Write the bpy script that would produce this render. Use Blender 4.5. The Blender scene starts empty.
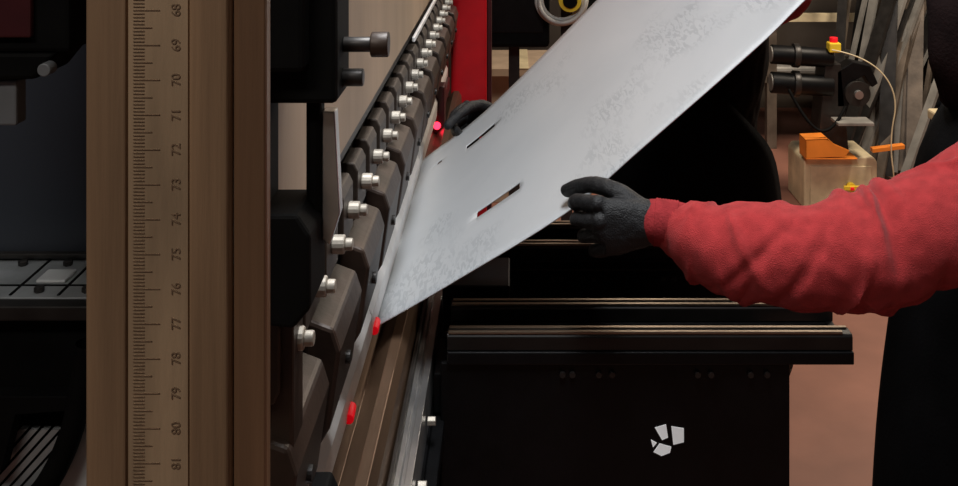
import bpy, bmesh, math, random
from mathutils import Vector, Matrix, noise
random.seed(4)
scene = bpy.context.scene
try:
    scene.view_settings.view_transform = 'Standard'
except Exception:
    pass
COL = scene.collection

# ------------------------------------------------------------ materials
def mat(name, c, rough=0.5, metal=0.0, var=0.15, scale=20.0, bump=0.0, bscale=80.0, emit=None, estr=0.0, stretch=(1,1,1), sheen=0.0, spec=0.5):
    m = bpy.data.materials.new(name); m.use_nodes = True
    nt = m.node_tree; N = nt.nodes; L = nt.links
    b = N['Principled BSDF']
    tc = N.new('ShaderNodeTexCoord'); mp = N.new('ShaderNodeMapping')
    mp.inputs['Scale'].default_value = stretch
    L.new(tc.outputs['Object'], mp.inputs['Vector'])
    nz = N.new('ShaderNodeTexNoise'); nz.inputs['Scale'].default_value = scale; nz.inputs['Detail'].default_value = 5
    L.new(mp.outputs['Vector'], nz.inputs['Vector'])
    cr = N.new('ShaderNodeValToRGB')
    lo = [max(0, x*(1-var)) for x in c]; hi = [min(1, x*(1+var)) for x in c]
    cr.color_ramp.elements[0].color = (*lo, 1); cr.color_ramp.elements[1].color = (*hi, 1)
    cr.color_ramp.elements[0].position = .3; cr.color_ramp.elements[1].position = .7
    L.new(nz.outputs['Fac'], cr.inputs['Fac']); L.new(cr.outputs['Color'], b.inputs['Base Color'])
    b.inputs['Roughness'].default_value = rough; b.inputs['Metallic'].default_value = metal
    b.inputs['Specular IOR Level'].default_value = spec
    if sheen: b.inputs['Sheen Weight'].default_value = sheen
    if bump:
        n2 = N.new('ShaderNodeTexNoise'); n2.inputs['Scale'].default_value = bscale; n2.inputs['Detail'].default_value = 4
        L.new(mp.outputs['Vector'], n2.inputs['Vector'])
        bp = N.new('ShaderNodeBump'); bp.inputs['Strength'].default_value = bump; bp.inputs['Distance'].default_value = 0.005
        L.new(n2.outputs['Fac'], bp.inputs['Height']); L.new(bp.outputs['Normal'], b.inputs['Normal'])
    if emit:
        b.inputs['Emission Color'].default_value = (*emit, 1); b.inputs['Emission Strength'].default_value = estr
    return m

M = {}
M['black'] = mat('black_painted_steel', (.0035,.0035,.004), .42, 0, .3, 30, .05, 200, spec=.2)
M['blackm'] = mat('black_matte', (.003,.003,.003), .7, 0, .3, 30, spec=.1)
M['beam'] = mat('tan_beam_metal', (.40,.285,.19), .5, .1, .2, 6, .08, 60, stretch=(1,1,.25))
M['column'] = mat('bronze_anodised_column', (.30,.185,.105), .5, .15, .4, 12, .15, 120, stretch=(3,3,.15))
M['column_edge'] = mat('column_edge_metal', (.22,.12,.065), .42, .2, .3, 12, .1, 120, stretch=(3,3,.15))
M['ruler'] = mat('worn_scale_strip', (.36,.25,.155), .5, .1, .4, 14, .1, 150, stretch=(2,2,.3))
M['ink'] = mat('scale_ink', (.19,.12,.072), .6)
M['clamp'] = mat('browned_clamp_steel', (.038,.023,.016), .45, .15, .4, 15, .1, 100)
M['clampf'] = mat('clamp_plate_steel', (.045,.033,.025), .5, .2, .3, 12, .1, 100)
M['steel'] = mat('bright_steel', (.55,.55,.55), .3, .9, .15, 20, .05, 100)
M['bolt'] = mat('satin_bolt_steel', (.45,.41,.35), .5, .4, .25, 40)
M['punch'] = mat('ground_punch_steel', (.80,.78,.76), .45, .3, .1, 20)
M['darksteel'] = mat('dark_steel', (.035,.032,.03), .4, .5, .3, 20)
M['die'] = mat('die_steel_reflection_brown', (.13,.08,.05), .36, .6, .35, 8, .1, 60, stretch=(1,.3,1))  # brown reflection on the die is put into its base colour
M['rail'] = mat('rail_dark', (.012,.011,.010), .35, .3, .3, 20)
M['rail_highlight'] = mat('rail_highlight_steel', (.27,.21,.155), .36, .9, .25, 25, .05, 60, stretch=(.2,2,1))  # warm tint paints in the gold highlights along the rails
M['red'] = mat('machine_red_paint', (.55,.008,.014), .35, 0, .2, 8)
M['redglow'] = mat('red_led', (.8,.02,.03), .4, emit=(1,.02,.05), estr=5)
M['redspot_switch'] = mat('red_laser_spot_and_switch', (.75,.01,.02), .5, emit=(1,.0,.01), estr=.3)  # faintly glowing red: painted laser spots, also switch and e-stop
M['green'] = mat('green_led', (.1,.7,.3), .4, emit=(.1,1,.4), estr=1.5)
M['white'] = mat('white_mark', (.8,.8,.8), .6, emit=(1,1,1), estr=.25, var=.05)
M['sleeve'] = mat('red_fleece', (.36,.034,.036), .95, 0, .16, 60, .5, 700, sheen=.1, spec=.1)
M['cuff'] = mat('red_knit_cuff', (.27,.028,.032), .95, 0, .2, 60, .3, 300, spec=.1)
M['apron'] = mat('black_apron_cloth', (.004,.004,.0045), .9, 0, .3, 20, .2, 200, spec=.08)
M['glove'] = mat('black_knit_glove', (.008,.0085,.010), .55, 0, .2, 60, .4, 500, spec=.4)
M['skin'] = mat('skin', (.42,.22,.15), .5, 0, .08, 30, .1, 200)
M['hair'] = mat('dark_hair', (.012,.009,.008), .6, 0, .5, 40, .8, 150, stretch=(1,1,.3))
M['hood'] = mat('dark_hood_cloth', (.011,.006,.006), .9, 0, .3, 30, .3, 200, spec=.1)
M['eye'] = mat('eye_white', (.75,.72,.7), .2, var=.03)
M['iris'] = mat('iris_dark', (.03,.02,.015), .2)
M['lip'] = mat('lips', (.32,.12,.1), .5)
M['boot'] = mat('boot_leather', (.03,.022,.018), .5, 0, .3, 20, .2)
M['blue'] = mat('blue_grey_panel', (.040,.047,.062), .5, 0, .12, 3)
M['table'] = mat('grey_table_metal', (.34,.36,.37), .35, .4, .3, 18, .1, 50)
M['pale'] = mat('pale_metal', (.6,.62,.62), .5, .2, .15, 12)
M['dimgrey'] = mat('grey_bracket_tab', (.18,.19,.2), .5, .2, .15, 12)
M['maroon'] = mat('dark_maroon_paint', (.05,.007,.009), .4)
M['cream'] = mat('cream_enamel', (.66,.55,.35), .45, 0, .2, 12)
M['orange'] = mat('orange_plastic', (.85,.25,.03), .4, 0, .1, 12)
M['yellow'] = mat('yellow_plastic', (.85,.6,.04), .4, 0, .1, 12)
M['card'] = mat('cardboard', (.42,.31,.22), .85, 0, .15, 10)
M['bar'] = mat('rusty_bar_steel', (.14,.11,.085), .5, .2, .45, 9, .2, 60)
M['barl'] = mat('galvanised_bar', (.30,.285,.26), .45, .3, .3, 9)
M['hose'] = mat('grey_hose', (.5,.5,.47), .5)
M['wood'] = mat('wood_offcut', (.55,.36,.12), .7, 0, .3, 15, stretch=(1,6,1))
M['wall'] = mat('workshop_wall_plaster', (.15,.12,.095), .9, 0, .3, 2.0, .2, 30)
M['walld'] = mat('dark_wall', (.05,.05,.055), .9, 0, .2, 2.0)
M['ceil'] = mat('ceiling_paint', (.12,.12,.12), .9, 0, .1, 2)
M['concrete'] = mat('red_brown_floor_paint', (.255,.112,.078), .55, 0, .3, 2.2, .15, 25)

def sheet_material():
    m = bpy.data.materials.new('brushed_sheet_steel'); m.use_nodes = True
    nt = m.node_tree; N = nt.nodes; L = nt.links; b = N['Principled BSDF']
    tc = N.new('ShaderNodeTexCoord')
    n1 = N.new('ShaderNodeTexNoise'); n1.inputs['Scale'].default_value = 3; n1.inputs['Detail'].default_value = 6; n1.inputs['Distortion'].default_value = .6
    L.new(tc.outputs['Object'], n1.inputs['Vector'])
    r = N.new('ShaderNodeValToRGB')
    r.color_ramp.elements[0].color = (.50,.525,.55,1); r.color_ramp.elements[1].color = (.57,.59,.61,1)
    r.color_ramp.elements[0].position = .3; r.color_ramp.elements[1].position = .7
    L.new(n1.outputs['Fac'], r.inputs['Fac'])
    mp = N.new('ShaderNodeMapping'); mp.inputs['Scale'].default_value = (1.8,.5,1.8)
    L.new(tc.outputs['Object'], mp.inputs['Vector'])
    v = N.new('ShaderNodeTexNoise'); v.inputs['Scale'].default_value = 70; v.inputs['Detail'].default_value = 2; v.inputs['Distortion'].default_value = 1.2
    L.new(mp.outputs['Vector'], v.inputs['Vector'])
    vr = N.new('ShaderNodeValToRGB'); vr.color_ramp.elements[0].position = .48; vr.color_ramp.elements[1].position = .56
    L.new(v.outputs['Fac'], vr.inputs['Fac'])
    n2 = N.new('ShaderNodeTexNoise'); n2.inputs['Scale'].default_value = 4.3; n2.inputs['Detail'].default_value = 2
    L.new(tc.outputs['Object'], n2.inputs['Vector'])
    mr = N.new('ShaderNodeValToRGB'); mr.color_ramp.elements[0].position = .52; mr.color_ramp.elements[1].position = .60
    L.new(n2.outputs['Fac'], mr.inputs['Fac'])
    mul = N.new('ShaderNodeMath'); mul.operation = 'MULTIPLY'
    L.new(vr.outputs['Color'], mul.inputs[0]); L.new(mr.outputs['Color'], mul.inputs[1])
    mx = N.new('ShaderNodeMixRGB'); mx.blend_type = 'MULTIPLY'; mx.inputs['Color2'].default_value = (.82,.83,.84,1)
    L.new(mul.outputs[0], mx.inputs['Fac']); L.new(r.outputs['Color'], mx.inputs['Color1'])
    L.new(mx.outputs['Color'], b.inputs['Base Color'])
    b.inputs['Metallic'].default_value = .3
    b.inputs['Roughness'].default_value = .44
    return m
M['sheet'] = sheet_material()

# ------------------------------------------------------------ helpers
def group(name):
    e = bpy.data.objects.new(name, None); COL.objects.link(e); return e
def add(name, me, mt, parent=None, smooth=False):
    o = bpy.data.objects.new(name, me); COL.objects.link(o)
    if mt is not None: me.materials.append(M[mt] if isinstance(mt, str) else mt)
    if parent: o.parent = parent
    if smooth:
        for p in me.polygons: p.use_smooth = True
    return o
def frombm(name, bm, mt, parent=None, smooth=False, bevel=0):
    me = bpy.data.meshes.new(name)
    bmesh.ops.recalc_face_normals(bm, faces=bm.faces)
    bm.to_mesh(me); bm.free()
    o = add(name, me, mt, parent, smooth)
    if bevel:
        b = o.modifiers.new('bev', 'BEVEL'); b.width = bevel; b.segments = 2; b.limit_method = 'ANGLE'
    return o
def bm_box(bm, x0, x1, y0, y1, z0, z1):
    v = [bm.verts.new(p) for p in [(x0,y0,z0),(x1,y0,z0),(x1,y1,z0),(x0,y1,z0),(x0,y0,z1),(x1,y0,z1),(x1,y1,z1),(x0,y1,z1)]]
    for f in [(0,3,2,1),(4,5,6,7),(0,1,5,4),(1,2,6,5),(2,3,7,6),(3,0,4,7)]:
        bm.faces.new([v[i] for i in f])
def box(name, x0, x1, y0, y1, z0, z1, mt, parent=None, bevel=.002):
    bm = bmesh.new(); bm_box(bm, x0, x1, y0, y1, z0, z1)
    return frombm(name, bm, mt, parent, False, bevel)
def bm_prism(bm, prof, axis, a0, a1):
    def P(u, w, a):
        return {'Y': (u, a, w), 'X': (a, u, w), 'Z': (u, w, a)}[axis]
    A = [bm.verts.new(P(u, w, a0)) for u, w in prof]; B = [bm.verts.new(P(u, w, a1)) for u, w in prof]
    bm.faces.new(A); bm.faces.new(B[::-1]); n = len(prof)
    for i in range(n):
        bm.faces.new([A[i], A[(i+1) % n], B[(i+1) % n], B[i]])
def prism(name, prof, axis, a0, a1, mt, parent=None, bevel=.001):
    bm = bmesh.new(); bm_prism(bm, prof, axis, a0, a1)
    return frombm(name, bm, mt, parent, False, bevel)
def bm_cyl(bm, p0, p1, r0, r1=None, seg=20):
    r1 = r0 if r1 is None else r1
    p0 = Vector(p0); p1 = Vector(p1); d = p1-p0
    mtx = Matrix.Translation((p0+p1)/2) @ d.to_track_quat('Z', 'Y').to_matrix().to_4x4()
    bmesh.ops.create_cone(bm, cap_ends=True, segments=seg, radius1=r0, radius2=r1, depth=d.length, matrix=mtx)
def cyl(name, p0, p1, r0, mt, parent=None, r1=None, seg=24, bevel=.001):
    bm = bmesh.new(); bm_cyl(bm, p0, p1, r0, r1, seg)
    o = frombm(name, bm, mt, parent, False, bevel)
    for p in o.data.polygons: p.use_smooth = len(p.vertices) == 4
    return o
def cat(p0, p1, p2, p3, t):
    return tuple(.5*((2*b)+(-a+c)*t+(2*a-5*b+4*c-d)*t*t+(-a+3*b-3*c+d)*t**3) for a, b, c, d in zip(p0, p1, p2, p3))
def resample(K, n):
    out = []
    for i in range(len(K)-1):
        p0 = K[max(i-1, 0)]; p3 = K[min(i+2, len(K)-1)]
        for j in range(n): out.append(cat(p0, K[i], K[i+1], p3, j/n))
    out.append(tuple(K[-1])); return out
def loft(bm, keys, n=5, seg=20, ref=(1,0,0), fold=None, caps=True):
    """keys: x,y,z,a,b ; a = radius along ref direction, b = the other."""
    K = [tuple(k) if len(k) == 5 else (k[0],k[1],k[2],k[3],k[3]) for k in keys]
    R = resample(K, n) if n > 1 else K
    rings = []
    for i, k in enumerate(R):
        c = Vector(k[:3]); a = Vector(R[max(i-1,0)][:3]); b = Vector(R[min(i+1,len(R)-1)][:3])
        d = (b-a).normalized(); u = Vector(ref); u = (u-d*u.dot(d)).normalized(); w = d.cross(u)
        rings.append([])
        for j in range(seg):
            t = 2*math.pi*j/seg
            f = fold(i/(len(R)-1), t) if fold else 1
            rings[-1].append(bm.verts.new(c+u*k[3]*f*math.cos(t)+w*k[4]*f*math.sin(t)))
    for A, B in zip(rings, rings[1:]):
        for j in range(seg): bm.faces.new([A[j], A[(j+1)%seg], B[(j+1)%seg], B[j]])
    if caps:
        bm.faces.new(rings[0][::-1]); bm.faces.new(rings[-1])
        for k in (R[0], R[-1]): ell(bm, k[:3], (min(k[3],k[4])*.97,)*3)
def ell(bm, c, r, rot=None, sub=3):
    m = Matrix.Translation(c)
    if rot is not None: m = m @ rot
    m = m @ Matrix.Diagonal((*r, 1))
    bmesh.ops.create_icosphere(bm, subdivisions=sub, radius=1, matrix=m)
def fuse(name, bm, voxel, mt, parent=None, smooth_it=4, disp=None):
    me = bpy.data.meshes.new(name+'_src'); bmesh.ops.recalc_face_normals(bm, faces=bm.faces); bm.to_mesh(me); bm.free()
    t = bpy.data.objects.new(name+'_src', me); COL.objects.link(t)
    r = t.modifiers.new('r', 'REMESH'); r.mode = 'VOXEL'; r.voxel_size = voxel
    if smooth_it:
        s = t.modifiers.new('s', 'SMOOTH'); s.factor = .5; s.iterations = smooth_it
    dg = bpy.context.evaluated_depsgraph_get(); dg.update()
    me2 = bpy.data.meshes.new_from_object(t.evaluated_get(dg)); me2.name = name
    bpy.data.objects.remove(t)
    if disp:
        ns = [v.normal.copy() for v in me2.vertices]
        for v, nn in zip(me2.vertices, ns): v.co += nn*disp(v.co)
    me2.materials.clear()
    return add(name, me2, mt, parent, True)
def curve_tube(name, pts, r, mt, parent=None):
    cu = bpy.data.curves.new(name, 'CURVE'); cu.dimensions = '3D'; cu.bevel_depth = r; cu.bevel_resolution = 4
    s = cu.splines.new('NURBS'); s.points.add(len(pts)-1)
    for p, q in zip(s.points, pts): p.co = (*q, 1)
    s.use_endpoint_u = True; s.order_u = 3
    o = bpy.data.objects.new(name, cu); COL.objects.link(o); cu.materials.append(M[mt])
    if parent: o.parent = parent
    return o

# ------------------------------------------------------------ camera
H = 1.78
cam = bpy.data.cameras.new('camera'); co = bpy.data.objects.new('camera', cam); COL.objects.link(co)
co.location = (0, 0, H); co.rotation_euler = (math.radians(90), 0, 0)
cam.sensor_width = 36; cam.lens = 36*1000/958
cam.shift_x = -34/958; cam.shift_y = -386/958; cam.clip_start = .02
scene.camera = co

# ------------------------------------------------------------ room
box('floor', -3, 4.5, -1.5, 7.2, -.1, 0, 'concrete', None, 0)
box('ceiling', -3, 4.5, -1.5, 7.2, 3.6, 3.7, 'ceil', None, 0)
box('wall_back', -3, 4.5, 7.1, 7.2, 0, 3.6, 'wall', None, 0)
box('wall_left', -3.1, -3, -1.5, 7.2, 0, 3.6, 'walld', None, 0)
box('wall_right', 4.5, 4.6, -1.5, 7.2, 0, 3.6, 'wall', None, 0)
box('wall_front', -3, 4.5, -1.6, -1.5, 0, 3.6, 'walld', None, 0)

# ------------------------------------------------------------ press brake
PB = group('press_brake')
prism('upper_beam', [(-.25,1.45),(-.19,1.45),(-.19,2.5),(-.25,2.5)], 'Y', .72, 3.2, 'beam', PB, .003)
prism('beam_lower_strip', [(-.245,1.425),(-.200,1.425),(-.200,1.449),(-.245,1.449)], 'Y', .72, 3.2, 'darksteel', PB)
box('beam_seam_rib', -.1895, -.1875, .72, 3.2, 1.70, 1.706, 'clamp', PB, .0005)
bmu = bmesh.new(); bmc = bmesh.new(); bmb = bmesh.new(); bmw = bmesh.new(); bmr = bmesh.new()
for i in range(-1, 11):
    y0 = .98+.20*i; y1 = y0+.20
    if y0 > 3.0: break
    bm_prism(bmr, [(-.243,1.19),(-.218,1.19),(-.210,1.25),(-.206,1.424),(-.243,1.424)], 'Y', y0+.002, y1-.002)
    for a, b in ((.012,.078),(.112,.178)):
        bm_prism(bmu, [(-.205,1.345),(-.190,1.345),(-.185,1.355),(-.185,1.405),(-.190,1.415),(-.205,1.415)], 'Y', y0+a, y0+b)
    bm_prism(bmc, [(-.216,1.180),(-.199,1.184),(-.182,1.212),(-.171,1.29),(-.178,1.312),(-.205,1.322)], 'Y', y0+.010, y1-.045)
    for k in (.045, .145):
        bm_cyl(bmb, (-.185,y0+k,1.383), (-.172,y0+k,1.383), .0095, seg=16)
        bm_cyl(bmb, (-.172,y0+k,1.383), (-.164,y0+k,1.383), .0065, seg=12)
    bm_cyl(bmw, (-.178,y0+.08,1.25), (-.172,y0+.08,1.25), .007, seg=16)
frombm('clamp_backing', bmr, 'blackm', PB, bevel=.001)
frombm('clamp_plates', bmu, 'clampf', PB, bevel=.002)
frombm('clamp_blocks', bmc, 'clamp', PB, bevel=.004)
frombm('clamp_bolts', bmb, 'bolt', PB, bevel=.0015)
frombm('clamp_set_screws', bmw, 'darksteel', PB)
box('beam_edge_highlight', -.192, -.186, 1.9, 3.2, 1.428, 1.438, 'punch', PB)  # pale strip added in place of the white highlight on the beam edge
bmp = bmesh.new()
for i in range(5):
    y0 = 1.02+.42*i
    bm_prism(bmp, [(-.232,1.19),(-.215,1.19),(-.217,1.15),(-.203,1.12),(-.2050,1.082),(-.212,1.082),(-.226,1.12),(-.232,1.15)], 'Y', y0, y0+.4185)
frombm('punch_segments', bmp, 'punch', PB, bevel=.0006)
prism('v_die', [(-.262,.98),(-.262,1.055),(-.232,1.055),(-.2075,1.03),(-.183,1.055),(-.168,1.055),(-.160,1.04),(-.155,.98)], 'Y', 1.0, 3.1, 'die', PB)
prism('die_rail', [(-.30,.93),(-.30,.985),(-.150,.985),(-.150,1.0),(-.142,1.0),(-.142,.992),(-.136,.992),(-.136,1.0),(-.126,1.0),(-.126,.93)], 'Y', .85, 3.15, 'steel', PB)
box('die_clamp_bar', -.155, -.148, .9, 3.1, 1.0, 1.012, 'darksteel', PB)
box('bed_plate', -.30, -.122, .80, 3.2, .0, .93, 'black', PB, .004)
bmf = bmesh.new()
for i in range(14):
    y = 1.0+.15*i
    bm_cyl(bmf, (-.124,y,.962), (-.112,y,.962), .007, seg=6)
    bm_cyl(bmf, (-.1225,y+.05,.88), (-.114,y+.05,.88), .010, seg=16)
frombm('bed_rail_screws', bmf, 'bolt', PB, bevel=.001)
box('bed_front_bar', -.122, -.104, .95, 3.1, .90, .925, 'black', PB)
cyl('painted_laser_spot', (-.203,1.235,1.085), (-.204,1.262,1.087), .0065, 'redspot_switch', PB)  # small red bodies stand in for laser light falling on the tooling
cyl('painted_laser_spot_2', (-.203,1.462,1.087), (-.204,1.492,1.088), .0065, 'redspot_switch', PB)
box('back_gauge_beam', -.46, -.40, .85, 3.0, 1.0, 1.08, 'darksteel', PB)
for y in (1.0, 1.75, 2.5):
    bm = bmesh.new(); bm_box(bm, -.40, -.285, y, y+.05, 1.06, 1.085); bm_box(bm, -.40, -.37, y-.01, y+.06, 1.02, 1.12)
    frombm('back_gauge_finger', bm, 'pale', PB, bevel=.003)
bm = bmesh.new()
bm_box(bm, -.195, -.134, .76, .82, 1.592, 2.1); bm_box(bm, -.205, -.155, .74, .84, 1.62, 1.80)
bm_box(bm, -.162, -.150, .78, .80, 1.50, 1.60)
frombm('guard_head_housing', bm, 'blackm', PB, bevel=.004)
cyl('guard_head_knob', (-.134,.79,1.632), (-.112,.79,1.632), .006, 'darksteel', PB)
cyl('guard_head_knob_cap', (-.112,.79,1.632), (-.098,.79,1.632), .010, 'clamp', PB)
cyl('guard_head_knob_stem', (-.135,.79,1.606), (-.118,.79,1.606), .007, 'darksteel', PB)
bm = bmesh.new()
bm_prism(bm, [(-.205,1.515),(-.160,1.515),(-.150,1.50),(-.150,1.445),(-.163,1.430),(-.205,1.435)], 'Y', .74, .80)
bm_box(bm, -.20, -.187, .76, .80, 1.50, 1.60)
frombm('guard_slide_block', bm, 'blackm', PB, bevel=.003)
prism('guard_slide_strip', [(-.150,1.58),(-.140,1.58),(-.136,1.50),(-.144,1.475),(-.150,1.48)], 'Y', .785, .80, 'steel', PB)
bm = bmesh.new(); bm_box(bm, -.196,-.176,.80,.84,1.30,1.44); bm_box(bm, -.196,-.184,.80,.84,1.19,1.30)
frombm('guard_lower_arm', bm, 'clamp', PB, bevel=.003)
prism('guard_foot_plate', [(-.215,1.185),(-.175,1.185),(-.168,1.17),(-.168,1.08),(-.215,1.06)], 'Y', .90, .97, 'blackm', PB, .003)
box('guard_pale_plate', -.200, -.180, .885, .90, 1.10, 1.15, 'pale', PB)
# scale column (laser guard holder) near the camera
y = .45
bm = bmesh.new()
bm_prism(bm, [(-.193,y+.002),(-.191,y),(-.1745,y),(-.174,y+.002),(-.146,y+.002),(-.1455,y),(-.129,y),(-.127,y+.003),(-.127,y+.012),(-.193,y+.012)], 'Z', .95, 2.45)
frombm('scale_column', bm, 'column', PB, bevel=.0008)
prism('scale_column_edge', [(-.1265,y+.003),(-.124,y+.001),(-.112,y+.001),(-.1115,y+.003),(-.1115,y+.010),(-.1265,y+.012)], 'Z', .95, 2.45, 'column_edge', PB, .0006)
box('scale_strip', -.1735, -.1465, y+.0008, y+.0022, .96, 2.44, 'ruler', PB, .0002)
box('column_top_bracket', -.22, -.12, y+.012, .80, 2.25, 2.40, 'black', PB)
box('column_low_bracket', -.22, -.15, y+.012, .83, .96, 1.02, 'black', PB)
bmt = bmesh.new()
z = 1.02; k = 0
while z < 2.3:
    L = .012 if k % 10 == 0 else (.0085 if k % 5 == 0 else .005)
    bm_box(bmt, -.1712, -.1712+L, y+.0004, y+.0009, z, z+.00032)
    z += .00157; k += 1
frombm('scale_ticks', bmt, 'ink', PB)
for i in range(28):
    cu = bpy.data.curves.new('num', 'FONT'); cu.body = str(90-i); cu.size = .0058; cu.align_x = 'CENTER'; cu.extrude = .0002
    t = bpy.data.objects.new('scale_number', cu); COL.objects.link(t); cu.materials.append(M['ink'])
    t.matrix_world = Matrix.Translation((-.1500, y+.0006, 1.35+.0157*(i+1))) @ Matrix.Rotation(math.radians(90), 4, 'X') @ Matrix.Rotation(math.radians(90), 4, 'Z')
    t.parent = PB
prism('side_frame_red', [(-.20,0),(-.085,0),(-.085,2.5),(-.20,2.5)], 'Y', 3.22, 3.34, 'red', PB, .006)
box('side_frame_edge', -.084, -.07, 3.24, 3.32, 0, 2.5, 'maroon', PB)
prism('inner_guard_red', [(-.28,.9),(-.205,.9),(-.205,2.4),(-.28,2.4)], 'Y', 3.12, 3.18, 'maroon', PB, .004)
bm = bmesh.new(); bm_box(bm, -.245,-.185,2.70,2.76,1.03,1.16); bm_box(bm, -.235,-.195,2.76,3.1,1.06,1.10)
frombm('laser_receiver', bm, 'maroon', PB, bevel=.004)
cyl('laser_receiver_led', (-.222,2.695,1.085), (-.222,2.701,1.085), .016, 'redglow', PB)
cyl('laser_receiver_led_2', (-.205,2.695,1.055), (-.205,2.701,1.055), .010, 'redglow', PB)
cyl('laser_receiver_lamp', (-.238,2.695,1.115), (-.238,2.701,1.115), .008, 'green', PB)
RP = group('machine_control_cabinet')
box('side_panel', -1.35, -.42, 1.245, 1.30, 0, 2.6, 'blue', RP, .006)
box('panel_frame', -1.35, -.42, 1.235, 1.245, 1.283, 1.29, 'darksteel', RP)
bm = bmesh.new(); bm_box(bm, -.9,-.33,1.135,1.245,1.272,1.28); frombm('table_top', bm, 'table', RP, bevel=.001)
box('table_edge', -.9, -.33, 1.115, 1.135, 1.262, 1.279, 'darksteel', RP)
for x in (-.60,-.545,-.49):
    for yy in (1.15,1.225):
        cyl('table_bolt', (x,yy,1.28), (x,yy,1.286), .006, 'darksteel', RP, seg=6)
box('table_groove', -.70, -.40, 1.165, 1.168, 1.2795, 1.281, 'blackm', RP, 0)
for x in (-.575, -.52): box('table_slot', x, x+.003, 1.14, 1.24, 1.2795, 1.2812, 'blackm', RP, 0)
box('table_insert', -.56, -.525, 1.172, 1.205, 1.280, 1.284, 'pale', RP)
box('table_skirt', -.9, -.33, 1.14, 1.18, .90, 1.262, 'blackm', RP, .003)
bm = bmesh.new()
for i in range(11):
    x = -.72+.012*i
    bm_prism(bm, [(x,1.02),(x+.008,1.02),(x+.125,1.15),(x+.117,1.15)], 'Y', 1.10, 1.108)
frombm('vent_ribs', bm, 'table', RP)
prism('lower_pale_plate', [(-.54,1.05),(-.40,1.05),(-.40,1.19),(-.475,1.17),(-.49,1.12),(-.515,1.08)], 'Y', 1.09, 1.095, 'pale', RP)
curve_tube('hose_loop', [(-.455,1.07,1.26),(-.462,1.07,1.20),(-.480,1.07,1.14),(-.510,1.07,1.09),(-.56,1.07,1.055),(-.66,1.08,1.03)], .0125, 'blackm', RP)
prism('hose_bracket', [(-.60,1.20),(-.47,1.20),(-.47,1.185),(-.535,1.18),(-.55,1.12),(-.60,1.11)], 'Y', 1.075, 1.095, 'blackm', RP)
HB = group('hanging_machine_bracket')
bm = bmesh.new(); bm_box(bm, -.62,-.408,.92,.99,1.60,1.9); bm_prism(bm, [(-.62,1.60),(-.42,1.60),(-.44,1.575),(-.62,1.57)], 'Y', .92, .99)
bm_box(bm, -.45,-.408,.95,.99,1.9,3.6)
frombm('bracket_body', bm, 'blackm', HB, bevel=.004)
box('bracket_red_plate', -.60, -.44, .912, .92, 1.615, 1.80, 'maroon', HB)
cyl('bracket_screw', (-.425,.905,1.587), (-.425,.92,1.587), .006, 'dimgrey', HB)
box('bracket_tab', -.56, -.462, .93, .95, 1.53, 1.572, 'dimgrey', HB)

# ------------------------------------------------------------ sheet metal
def interp(T, x):
    if x <= T[0][0]:
        (a, b), (c, d) = T[0], T[1]; return b+(d-b)*(x-a)/(c-a)
    for i in range(len(T)-1):
        if x <= T[i+1][0]:
            p0 = T[max(i-1,0)]; p1 = T[i]; p2 = T[i+1]; p3 = T[min(i+2,len(T)-1)]
            t = (x-p1[0])/(p2[0]-p1[0])
            m1 = (p2[1]-p0[1])/(p2[0]-p0[0]); m2 = (p3[1]-p1[1])/(p3[0]-p1[0]); h = p2[0]-p1[0]
            return (2*t**3-3*t*t+1)*p1[1]+(t**3-2*t*t+t)*h*m1+(-2*t**3+3*t*t)*p2[1]+(t**3-t*t)*h*m2
    (a, b), (c, d) = T[-2], T[-1]; return b+(d-b)*(x-a)/(c-a)
NEAR = [(-.2075,1.074),(-.0915,1.141),(.0855,1.2505),(.1905,1.3405),(.378,1.5055),(.438,1.5655),(.58,1.70)]
FAR = [(-.2075,1.090),(-.059,1.206),(.191,1.455),(.42,1.69),(.58,1.85)]
def sheet_z(x, yy):
    t = (yy-1.5)/.77
    if x < -.2075: return 1.078+(-.2075-x)*.55
    return interp(NEAR, x)*(1-t)+interp(FAR, x)*t
holes = [(-.061,.012,1.688,1.712),(-.098,-.038,2.10,2.122),(-.162,-.152,2.14,2.155)]
xs = set([-.25,-.2075,-.2,-.19]+[-.18+.02*i for i in range(38)]+[.575]); ys = set([1.5+.77*i/28 for i in range(29)])
xs = {x for x in xs if x <= .575}
for a, b, c, d in holes: xs |= {a, b}; ys |= {c, d}
xs = sorted(xs); ys = sorted(ys)
bm = bmesh.new(); V = {}
for i, x in enumerate(xs):
    for j, yy in enumerate(ys): V[i, j] = bm.verts.new((x, yy, sheet_z(x, yy)))
for i in range(len(xs)-1):
    for j in range(len(ys)-1):
        cx = (xs[i]+xs[i+1])/2; cy = (ys[j]+ys[j+1])/2
        if any(a < cx < b and c < cy < d for a, b, c, d in holes): continue
        bm.faces.new([V[i,j], V[i+1,j], V[i+1,j+1], V[i,j+1]])
for v in [v for v in bm.verts if not v.link_faces]: bm.verts.remove(v)
sh = frombm('sheet_metal_panel', bm, 'sheet', None, True)
s = sh.modifiers.new('t', 'SOLIDIFY'); s.thickness = .0018; s.offset = 0

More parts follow.
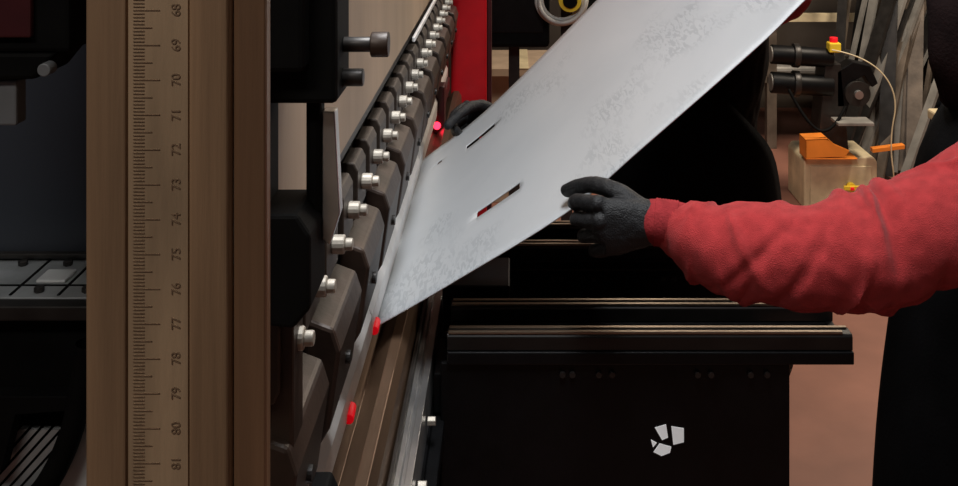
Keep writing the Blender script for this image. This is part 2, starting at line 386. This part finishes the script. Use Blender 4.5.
# ------------------------------------------------------------ support arms
def support(y0, y1, name):
    g = group(name)
    for yy in (y0, y1):
        prism('rail', [(yy,1.032),(yy,1.052),(yy+.003,1.056),(yy+.024,1.056),(yy+.027,1.052),(yy+.027,1.032)], 'X', -.10, .515, 'rail', g, .001)
        box('rail_highlight_strip', -.098, .50, yy+.001, yy+.008, 1.0562, 1.060, 'rail_highlight', g, .0008)  # this strip and the next are added as painted rail highlights
        box('rail_highlight_lip', -.098, .512, yy+.019, yy+.026, 1.0562, 1.0585, 'rail_highlight', g, .0008)
        box('rail_base', -.10, .516, yy-.004, yy+.03, 1.012, 1.031, 'black', g, .002)
    box('rail_end_cap', .500, .513, y0+.03, y1-.004, 1.01, 1.035, 'black', g)
    prism('bracket_plate', [(-.11,1.012),(.42,1.012),(.42,.62),(.36,.52),(-.11,.50)], 'Y', y0+.002, y0+.012, 'black', g, .002)
    prism('bracket_plate_back', [(-.11,1.012),(.42,1.012),(.42,.62),(.36,.52),(-.11,.50)], 'Y', y1+.002, y1+.012, 'black', g, .002)
    box('bracket_web', .405, .419, y0+.013, y1+.001, .62, .99, 'black', g)
    bm = bmesh.new()
    for x in (.075,.09,.13,.15,.28,.30,.36,.385): bm_cyl(bm, (x,y0-.003,.996), (x,y0+.002,.996), .0045, seg=12)
    for x in (-.06,.30,.38): bm_cyl(bm, (x,y0-.002,.70), (x,y0+.002,.70), .008, seg=6)
    frombm('plate_screws', bm, 'darksteel', g)
    box('mount_block', -.121, -.03, y0+.013, y1+.03, .93, .99, 'black', g)
    return g
s1 = support(1.515, 1.61, 'sheet_support_arm')
s2 = support(1.86, 1.96, 'sheet_support_arm')
bm = bmesh.new()
for poly in ([(.215,.915),(.232,.92),(.235,.900),(.226,.896)], [(.240,.917),(.259,.914),(.259,.893),(.243,.889)], [(.213,.878),(.222,.891),(.240,.886),(.238,.877),(.225,.872)], [(.212,.885),(.209,.897),(.218,.892)]):
    bm_prism(bm, poly, 'Y', 1.5155, 1.5165)
frombm('stand_in_mark', bm, 'white', s1)
jb = group('cable_junction_box')
box('junction_body', -.119, -.005, 1.68, 1.80, 1.035, 1.06, 'black', jb, .003)
box('junction_stem', -.119, -.06, 1.70, 1.78, .0, 1.035, 'black', jb, .003)

# ------------------------------------------------------------ people
def nz(c, s, a): return noise.noise(Vector(c)*s)*a
def finger(bm, pts, r0, r1):
    n = len(pts); keys = [(*p, r0+(r1-r0)*i/(n-1)) for i, p in enumerate(pts)]
    loft(bm, keys, 5, 14, (0,0,1) if abs((Vector(pts[-1])-Vector(pts[0])).normalized().z) < .9 else (1,0,0))
    for k in keys[1:-1]: ell(bm, k[:3], (k[3]*1.05,)*3, sub=2)
GRIP = dict(wrist=(.207,1.415,1.264), palm=[(.207,1.415,1.264,.026,.028),(.18,1.415,1.262,.026,.034),(.15,1.413,1.259,.021,.040),(.126,1.410,1.258,.016,.040)],
    index=[(.120,1.412,1.291),(.092,1.450,1.281),(.094,1.488,1.262),(.110,1.516,1.252)],
    middle=[(.122,1.405,1.268),(.093,1.447,1.256),(.104,1.488,1.242),(.128,1.512,1.255)],
    ring=[(.129,1.408,1.247),(.102,1.446,1.232),(.120,1.482,1.220),(.144,1.492,1.236)],
    pinky=[(.140,1.413,1.229),(.117,1.443,1.212),(.136,1.466,1.203),(.154,1.472,1.217)],
    thumb=[(.182,1.418,1.280),(.150,1.437,1.298),(.115,1.478,1.296),(.082,1.518,1.274)])
def grip_hand(parent, f, name):
    bm = bmesh.new()
    P = [(*f(k[:3]), k[3], k[4]) for k in GRIP['palm']]
    loft(bm, P, 5, 22, (0,1,0))
    for nme, r0, r1 in (('index',.0112,.0088),('middle',.0115,.009),('ring',.0108,.0085),('pinky',.0098,.0078)):
        finger(bm, [f(p) for p in GRIP[nme]], r0, r1)
        w = Vector(f(GRIP['wrist'])); m = Vector(f(GRIP[nme][0]))
        loft(bm, [(*(w.lerp(m,.45)),.012),(*m,r0)], 3, 12, (0,1,0))
        ell(bm, tuple(m), (r0*1.12,)*3)
    finger(bm, [f(p) for p in GRIP['thumb']], .0155, .0105)
    return fuse(name, bm, .0021, 'glove', parent, 1, lambda c: nz(c, 45, .0014)+nz(c, 110, .0007))
def open_hand(parent, name, wrist, d, n, side, mt='glove'):
    d = Vector(d).normalized(); n = Vector(n).normalized(); s = Vector(side).normalized(); w = Vector(wrist)
    bm = bmesh.new()
    loft(bm, [(*w,.018,.026),(*(w+d*.04),.016,.036),(*(w+d*.085),.012,.041)], 5, 20, tuple(n))
    for off, ln in ((.030,.072),(.010,.08),(-.010,.074),(-.030,.058)):
        b = w+d*.088+s*off
        finger(bm, [tuple(b), tuple(b+d*ln*.45+n*.006), tuple(b+d*ln*.75+n*.018), tuple(b+d*ln*.92+n*.034)], .0105, .008)
    b = w+d*.03+s*.03
    finger(bm, [tuple(w+d*.02+s*.018), tuple(b+d*.02+s*.018+n*.008), tuple(b+d*.045+s*.026+n*.018), tuple(b+d*.068+s*.026+n*.026)], .014, .0095)
    return fuse(name, bm, .003, mt, parent, 2)
def head(parent, c, pitch, beard=True, hood=False, yaw=0):
    T = Matrix.Translation(c) @ Matrix.Rotation(yaw, 4, 'Z') @ Matrix.Rotation(pitch, 4, 'Y')
    def fin(o): o.data.transform(T); return o
    bm = bmesh.new()
    ell(bm, (.012,0,.03), (.098,.076,.092)); ell(bm, (-.03,0,-.035), (.060,.060,.078)); ell(bm, (-.045,0,-.085), (.038,.036,.028))
    loft(bm, [(-.088,0,.012,.010),(-.104,0,-.018,.013),(-.110,0,-.03,.014)], 4, 12, (0,1,0))
    ell(bm, (-.078,0,.032), (.018,.055,.012)); ell(bm, (-.088,0,-.062), (.012,.024,.010))
    for sy in (-1, 1):
        ell(bm, (.010,sy*.077,-.008), (.018,.009,.032)); ell(bm, (-.066,sy*.038,-.025), (.022,.020,.018))
    loft(bm, [(.045,0,-.02,.055),(.055,0,-.09,.055),(.065,0,-.16,.062)], 4, 20)
    o = fuse('head_face', bm, .0045, 'skin', parent, 3); fin(o)
    for sy in (-1, 1):
        bm = bmesh.new(); ell(bm, (-.083,sy*.031,.008), (.013,.014,.010)); fin(frombm('eye', bm, 'eye', parent, True))
        bm = bmesh.new(); ell(bm, (-.094,sy*.031,.008), (.004,.006,.006)); fin(frombm('iris', bm, 'iris', parent, True))
        bm = bmesh.new(); ell(bm, (-.094,sy*.032,.030), (.008,.020,.005)); fin(frombm('eyebrow', bm, 'hair', parent, True))
    bm = bmesh.new(); ell(bm, (-.100,0,-.062), (.006,.022,.006)); fin(frombm('mouth', bm, 'lip', parent, True))
    bm = bmesh.new(); ell(bm, (.022,0,.045), (.102,.083,.092)); ell(bm, (.055,0,-.005), (.065,.075,.085))
    fin(fuse('hair', bm, .006, 'hair', parent, 2, lambda q: nz(q, 60, .006)))
    if beard:
        bm = bmesh.new(); ell(bm, (-.048,0,-.092), (.050,.050,.032))
        for sy in (-1,1): loft(bm, [(.0,sy*.064,-.02,.012),(-.015,sy*.058,-.06,.016),(-.05,sy*.036,-.09,.02)], 4, 12)
        loft(bm, [(-.098,-.026,-.054,.007),(-.108,0,-.048,.008),(-.098,.026,-.054,.007)], 4, 10)
        fin(fuse('beard', bm, .005, 'hair', parent, 2, lambda q: nz(q, 70, .005)))
    if hood:
        bm = bmesh.new(); rings = []
        prof = [(-.132,.080,.115,.000),(-.120,.092,.130,.000),(-.08,.103,.142,-.004),(-.03,.110,.150,-.008),(.03,.112,.150,-.012),(.08,.100,.142,-.018),(.115,.075,.120,-.026),(.135,.035,.07,-.034),(.138,.004,.01,-.036)]
        pr = resample(prof, 4)
        for (x, ry, rz, zc) in pr:
            rings.append([bm.verts.new((x+.02*math.sin(t)*(x < 0), ry*math.cos(t), zc+rz*math.sin(t)*(1 if math.sin(t) > 0 else 1.08))) for t in [2*math.pi*j/32 for j in range(32)]])
        for A, B in zip(rings, rings[1:]):
            for j in range(32): bm.faces.new([A[j],A[(j+1)%32],B[(j+1)%32],B[j]])
        bm.faces.new(rings[-1])
        o = frombm('hood', bm, 'hood', parent, True)
        for v in o.data.vertices: v.co += v.co.normalized()*nz(v.co, 14, .008)
        m = o.modifiers.new('s','SOLIDIFY'); m.thickness = .004
        fin(o)
def apron(parent, rows, cy, name='apron'):
    bm = bmesh.new(); R = []
    rr = resample(rows, 5); S = 26
    for k, (z, cx, a, b, ang) in enumerate(rr):
        ring = []
        for j in range(S+1):
            t = math.radians(-ang+2*ang*j/S); fo = 1+.03*math.sin(j*1.3)*(1.4-z)
            ring.append(bm.verts.new((cx-a*fo*math.cos(t), cy+b*fo*math.sin(t), z)))
        R.append(ring)
    for A, B in zip(R, R[1:]):
        for j in range(S): bm.faces.new([A[j],A[j+1],B[j+1],B[j]])
    o = frombm(name, bm, 'apron', parent, True)
    m = o.modifiers.new('s','SOLIDIFY'); m.thickness = .005
    return o
def cloth(c): return nz(c, 9, .010)+nz((c[0]*1.6,c[1],c[2]), 24, .004)
def legs(parent, hx, cy, z0=.95):
    bm = bmesh.new()
    loft(bm, [(hx,cy,z0+.08,.125,.165),(hx,cy,z0-.02,.13,.18),(hx,cy,z0-.12,.11,.165)], 5, 24)
    for sy, kx in ((-1,-.02),(1,.03)):
        loft(bm, [(hx,cy+sy*.085,z0-.06,.10,.088),(hx-.02+kx,cy+sy*.11,.70,.092,.085),(hx-.015+kx,cy+sy*.12,.50,.066,.064),(hx+kx,cy+sy*.125,.30,.068,.064),(hx+.01+kx,cy+sy*.13,.09,.055,.055)], 6, 20)
    fuse('trousers', bm, .009, 'apron', parent, 3, cloth)
    for sy, kx in ((-1,-.02),(1,.03)):
        bm = bmesh.new(); x = hx+kx
        loft(bm, [(x+.015,cy+sy*.13,.16,.05,.048),(x+.01,cy+sy*.13,.06,.052,.045)], 4, 16)
        loft(bm, [(x+.055,cy+sy*.13,.045,.042,.042),(x-.04,cy+sy*.135,.048,.042,.046),(x-.13,cy+sy*.145,.040,.036,.046),(x-.165,cy+sy*.148,.034,.028,.036)], 5, 16, (0,0,1))
        o = fuse('boot', bm, .006, 'boot', parent, 3)
        for v in o.data.vertices: v.co.z = max(v.co.z, .002)
def torso(parent, keys, mt, nm='sweatshirt_body'):
    bm = bmesh.new(); loft(bm, keys, 6, 28)
    return fuse(nm, bm, .009, mt, parent, 3, cloth)
def arm(parent, keys, name, seed=0, amp=.11):
    rnd = random.Random(seed+11)
    cre = []
    for i in range(46):
        c = rnd.choice((rnd.uniform(.05,.97), rnd.gauss(.48,.07), rnd.uniform(.72,.98)))
        cre.append((c, rnd.uniform(0,6.28), rnd.uniform(-.08,.08), rnd.uniform(.007,.016), rnd.choice((-.9,.7,1.0,1.3))))
    def fold(t, a):
        s = 0
        for (c, a0, sl, w, st) in cre:
            da = math.atan2(math.sin(a-a0), math.cos(a-a0))
            s += st*math.exp(-((t-c-sl*da)/w)**2)*math.exp(-(da/.95)**2)
        return 1+amp*max(-.9, min(s, 1.3))-amp*.25
    bm = bmesh.new()
    loft(bm, keys, 16, 64, (0,1,0), fold)
    return fuse(name, bm, .0030, 'sleeve', parent, 2, lambda c: nz((c[0]*1.0+c[2]*.7, c[1]*.5, c[2]*.4), 16, .008)+nz(c, 40, .0018))
def cuff(parent, p0, p1, r):
    bm = bmesh.new(); p0 = Vector(p0); p1 = Vector(p1)
    n = 16
    loft(bm, [(*p0.lerp(p1,i/n), r*(1+.03*(i%2))) for i in range(n+1)], 1, 28, (0,1,0))
    return frombm('cuff', bm, 'cuff', parent, True)

W = group('worker')
torso(W, [(.79,1.62,.93,.125,.17),(.79,1.62,1.08,.12,.165),(.81,1.62,1.23,.125,.185),(.835,1.62,1.34,.105,.18),(.845,1.62,1.41,.065,.085)], 'sleeve')
arm(W, [(.84,1.49,1.355,.085),(.74,1.43,1.335,.084),(.61,1.375,1.288,.080),(.53,1.352,1.258,.077),(.455,1.35,1.243,.075),(.38,1.36,1.238,.067),(.30,1.382,1.240,.061),(.255,1.398,1.251,.051),(.222,1.41,1.262,.035)], 'near_sleeve')
cuff(W, (.232,1.409,1.262), (.200,1.415,1.264), .032)
grip_hand(W, lambda p: tuple(p[:3]), 'gripping_glove')
arm(W, [(.86,1.76,1.355,.08),(.84,1.82,1.22,.068),(.79,1.86,1.10,.062),(.74,1.87,1.095,.058),(.68,1.87,1.10,.045),(.64,1.87,1.10,.035)], 'far_sleeve', 2)
open_hand(W, 'resting_glove', (.64,1.872,1.10), (-1,0,-.08), (0,0,-1), (0,-1,0))
head(W, (.81,1.60,1.535), math.radians(-14), True, True, math.radians(-28))
legs(W, .79, 1.62)
apron(W, [(1.37,.845,.125,.17,38),(1.28,.825,.145,.20,50),(1.15,.80,.150,.20,95),(1.0,.795,.165,.215,115),(.8,.795,.185,.235,118),(.48,.795,.20,.25,118)], 1.62)
bm = bmesh.new()
for sy in (-1,1):
    loft(bm, [(.735,1.62+sy*.09,1.35,.004,.016),(.79,1.62+sy*.105,1.43,.004,.016),(.86,1.62+sy*.09,1.445,.004,.016),(.93,1.62+sy*.06,1.38,.004,.016)], 4, 12, (0,0,1))
frombm('apron_straps', bm, 'apron', W, True)

W2 = group('worker')
cy = 2.66
torso(W2, [(.47,cy,.93,.17,.18),(.47,cy,1.08,.17,.18),(.51,cy,1.25,.165,.19),(.56,cy,1.40,.12,.19),(.60,cy,1.50,.065,.085)], 'apron', 'vest_body')
arm(W2, [(.69,2.52,1.475,.072),(.66,2.47,1.455,.078),(.56,2.43,1.39,.066),(.45,2.40,1.31,.060),(.36,2.35,1.29,.052),(.285,2.30,1.29,.036)], 'near_sleeve', 1)
open_hand(W2, 'supporting_glove', (.285,2.30,1.29), (-1,-.35,.15), (0,0,1), (0,-1,0))
arm(W2, [(.60,2.82,1.42,.075),(.47,2.74,1.30,.066),(.34,2.60,1.20,.060),(.18,2.48,1.17,.054),(.07,2.41,1.17,.044),(-.005,2.365,1.168,.035)], 'far_sleeve', 3)
grip_hand(W2, lambda p: (p[0]-.228, 3.77-p[1], p[2]-.098), 'gripping_glove')
head(W2, (.53,cy,1.64), math.radians(-14), False)
legs(W2, .47, cy)
apron(W2, [(1.38,.56,.16,.17,40),(1.28,.53,.18,.20,60),(1.15,.49,.20,.21,110),(1.0,.48,.22,.225,150),(.8,.48,.24,.235,155),(.48,.48,.26,.25,155)], cy)

# ------------------------------------------------------------ background
mon = group('machine_display_console')
box('console_body', -.13, .165, 4.5, 4.6, .92, 1.55, 'blackm', mon, .02)
box('console_screen', -.10, .135, 4.494, 4.501, .99, 1.5, 'black', mon, .004)
box('console_post', -.02, .03, 4.6, 4.66, 0, 1.4, 'darksteel', mon)
cb = group('cardboard_box')
box('carton', -.22, .32, 5.15, 5.6, 0, .70, 'card', cb, .004)
box('carton_flap', -.22, .32, 5.10, 5.15, .66, .70, 'card', cb, .002)
box('carton_tape', .02, .08, 5.098, 5.602, .70, .703, 'cream', cb, 0)
hr = group('hose_reel')
for i, r in enumerate((.10,.088,.112)):
    bm = bmesh.new(); n = 48; m = 10; rr = .009; ring = []
    for a in range(n):
        t = a*2*math.pi/n; ring.append([bm.verts.new((.215+(r+rr*math.cos(q))*math.cos(t), 4.40+.02*i+rr*math.sin(q), 1.15+(r+rr*math.cos(q))*math.sin(t))) for q in [b*2*math.pi/m for b in range(m)]])
    for a in range(n):
        for b in range(m): bm.faces.new([ring[a][b], ring[(a+1)%n][b], ring[(a+1)%n][(b+1)%m], ring[a][(b+1)%m]])
    frombm('hose_coil', bm, 'hose', hr, True)
cyl('reel_hub', (.25,4.38,1.15), (.25,4.45,1.15), .05, 'yellow', hr)
cyl('reel_hub_core', (.25,4.37,1.15), (.25,4.38,1.15), .032, 'blackm', hr)
box('reel_post', .215, .265, 4.46, 4.51, 0, 1.3, 'darksteel', hr)

g = group('pedestal_grinder')
prism('base_cabinet', [(1.47,0),(1.84,0),(1.84,.24),(1.82,.265),(1.49,.265),(1.47,.24)], 'Y', 5.05, 5.35, 'cream', g, .008)
box('base_door', 1.50, 1.81, 5.043, 5.05, .02, .22, 'cream', g, .004)
cyl('rotary_switch', (1.70,5.02,.12), (1.70,5.043,.12), .022, 'yellow', g)
box('switch_lever', 1.66, 1.75, 5.01, 5.025, .108, .13, 'yellow', g, .003)
box('switch_red', 1.69, 1.71, 5.005, 5.012, .11, .125, 'redspot_switch', g, .003)
prism('pedestal', [(1.56,.27),(1.72,.27),(1.68,.72),(1.60,.72)], 'Y', 5.12, 5.28, 'darksteel', g, .004)
for zz, rr in ((.745,.05),(.60,.055)):
    cyl('motor_barrel', (1.33,5.15,zz+.02), (1.64,5.15,zz), rr, 'black', g)
    cyl('motor_collar', (1.44,5.15,zz+.014), (1.47,5.15,zz+.012), rr+.012, 'darksteel', g)
    cyl('motor_end_cap', (1.325,5.15,zz+.02), (1.335,5.15,zz+.02), rr*.8, 'barl', g)
cyl('grinding_wheel', (1.76,5.10,.57), (1.76,5.17,.57), .065, 'darksteel', g)
cyl('wheel_arbor', (1.76,5.08,.57), (1.76,5.20,.57), .022, 'steel', g)
prism('wheel_guard', [(1.66,.50),(1.72,.50),(1.72,.62),(1.80,.66),(1.84,.60),(1.87,.62),(1.83,.71),(1.74,.73),(1.66,.68)], 'Y', 5.12, 5.22, 'black', g, .004)
box('tool_rest', 1.62, 1.80, 4.98, 5.10, .44, .455, 'barl', g)
box('estop_box', 1.615, 1.675, 5.10, 5.16, .78, .83, 'yellow', g, .006)
cyl('estop_button', (1.645,5.13,.83), (1.645,5.13,.855), .02, 'redspot_switch', g)
bm = bmesh.new()
bm_prism(bm, [(1.46,.275),(1.66,.285),(1.68,.315),(1.60,.35),(1.57,.375),(1.46,.37)], 'Y', 4.99, 4.995)
bm_prism(bm, [(1.46,.37),(1.57,.375),(1.60,.35),(1.60,.345),(1.565,.368),(1.46,.363)], 'Y', 4.99, 5.10)
bm_box(bm, 1.46,1.72,4.99,5.10,.27,.276); bm_box(bm, 1.46,1.466,4.99,5.10,.27,.37)
frombm('spark_guard_tray', bm, 'orange', g, bevel=.002)
prism('tool_strap', [(1.80,.30),(1.96,.32),(1.96,.34),(1.80,.32)], 'Y', 5.0, 5.04, 'orange', g)
curve_tube('power_cable', [(1.62,5.08,.80),(1.78,5.02,.78),(1.93,5.0,.60),(1.88,5.0,.35),(1.92,5.0,.10),(1.86,5.1,.03)], .0035, 'cream', g)
curve_tube('motor_cable', [(1.40,5.08,.60),(1.48,5.0,.42),(1.60,5.0,.40),(1.68,5.05,.52)], .008, 'blackm', g)

rk = group('steel_bar_rack')
for x in (1.55, 3.3):
    box('rack_post', x, x+.06, 6.1, 6.16, 0, 2.6, 'bar', rk)
for zz in (.78, 1.4, 2.1):
    box('rack_rail', 1.4, 3.4, 6.06, 6.10, zz, zz+.05, 'cream' if zz < 1 else 'bar', rk)
box('rack_shelf', 1.4, 3.4, 6.1, 6.7, .40, .44, 'bar', rk)
bm = bmesh.new(); bm2 = bmesh.new(); bm3 = bmesh.new()
for i in range(64):
    x0 = 1.75+random.random()*1.1; y0 = 5.45+random.random()*.4; x1 = x0+.15+random.random()*.8
    b = (bm, bm2, bm3)[i % 3]
    p0 = Vector((x0,y0,.02)); p1 = Vector((x1,5.95+random.random()*.08,1.3+random.random()*.9))
    d = (p1-p0); mt4 = Matrix.Translation((p0+p1)/2) @ d.to_track_quat('Z','Y').to_matrix().to_4x4() @ Matrix.Diagonal((random.choice((.025,.05,.08)), .02, d.length, 1))
    bmesh.ops.create_cube(b, size=1, matrix=mt4)
frombm('leaning_flat_bars', bm, 'bar', rk); frombm('leaning_bright_bars', bm2, 'barl', rk); frombm('leaning_dark_bars', bm3, 'darksteel', rk)
bm = bmesh.new()
for i in range(8):
    y0 = 6.15+.06*i; bm_cyl(bm, (1.45,y0,.47+.02*(i%2)), (3.3,y0,.47+.02*(i%2)), .028, seg=12)
frombm('stacked_tubes', bm, 'barl', rk)
yb = group('tool_crate')
bm = bmesh.new(); bm_box(bm, 2.18,2.45,4.95,5.2,.0,.42); bm_box(bm, 2.16,2.47,4.93,5.22,.42,.47)
frombm('crate_shell', bm, 'cream', yb, bevel=.01)
wo = group('wood_offcut')
prism('wedge', [(1.34,0),(1.44,0),(1.44,.02),(1.38,.06),(1.345,.05)], 'Y', 3.52, 3.58, 'wood', wo, .004)
cbn = group('tool_cabinet')
box('cabinet_body', .42, 1.15, 5.6, 6.1, .04, 1.75, 'blackm', cbn, .01)
for zz in (.2,.6,1.0,1.4): box('cabinet_drawer', .45, 1.12, 5.585, 5.6, zz, zz+.34, 'black', cbn, .006)
box('cabinet_plinth', .45, 1.12, 5.62, 6.08, 0, .04, 'blackm', cbn)

# ------------------------------------------------------------ lighting
def lamp(name, loc, sx, sy, e, col, rot=(0,0,0)):
    g = group(name); g.location = loc; g.rotation_euler = rot
    l = bpy.data.lights.new(name+'_light', 'AREA'); l.shape = 'RECTANGLE'; l.size = sx; l.size_y = sy; l.energy = e; l.color = col
    o = bpy.data.objects.new('tube_light', l); COL.objects.link(o); o.parent = g
    bm = bmesh.new(); bm_box(bm, -sx/2-.03, sx/2+.03, -sy/2-.03, sy/2+.03, .01, .06)
    bm_box(bm, -sx/2+.02, -sx/2+.04, -.01, .01, .06, max(.1, 3.6-loc[2])); bm_box(bm, sx/2-.04, sx/2-.02, -.01, .01, .06, max(.1, 3.6-loc[2]))
    frombm('lamp_housing', bm, 'pale', g)
lamp('added_fill_lamp', (.05,1.0,3.2), .30, 1.2, 56, (.97,.985,1))
lamp('added_fill_lamp', (.8,4.3,2.75), 1.3, .25, 30, (1,.86,.70))
lamp('added_fill_lamp', (2.4,4.4,3.1), .4, 1.2, 85, (1,.86,.70))
lamp('added_fill_lamp', (-.8,-.6,3.0), .9, .3, 20, (1,.93,.85))  # unseen lamp added behind the camera to brighten the column front
w = bpy.data.worlds.new('world'); scene.world = w; w.use_nodes = True
w.node_tree.nodes['Background'].inputs[0].default_value = (.03,.028,.028,1)
w.node_tree.nodes['Background'].inputs[1].default_value = .2
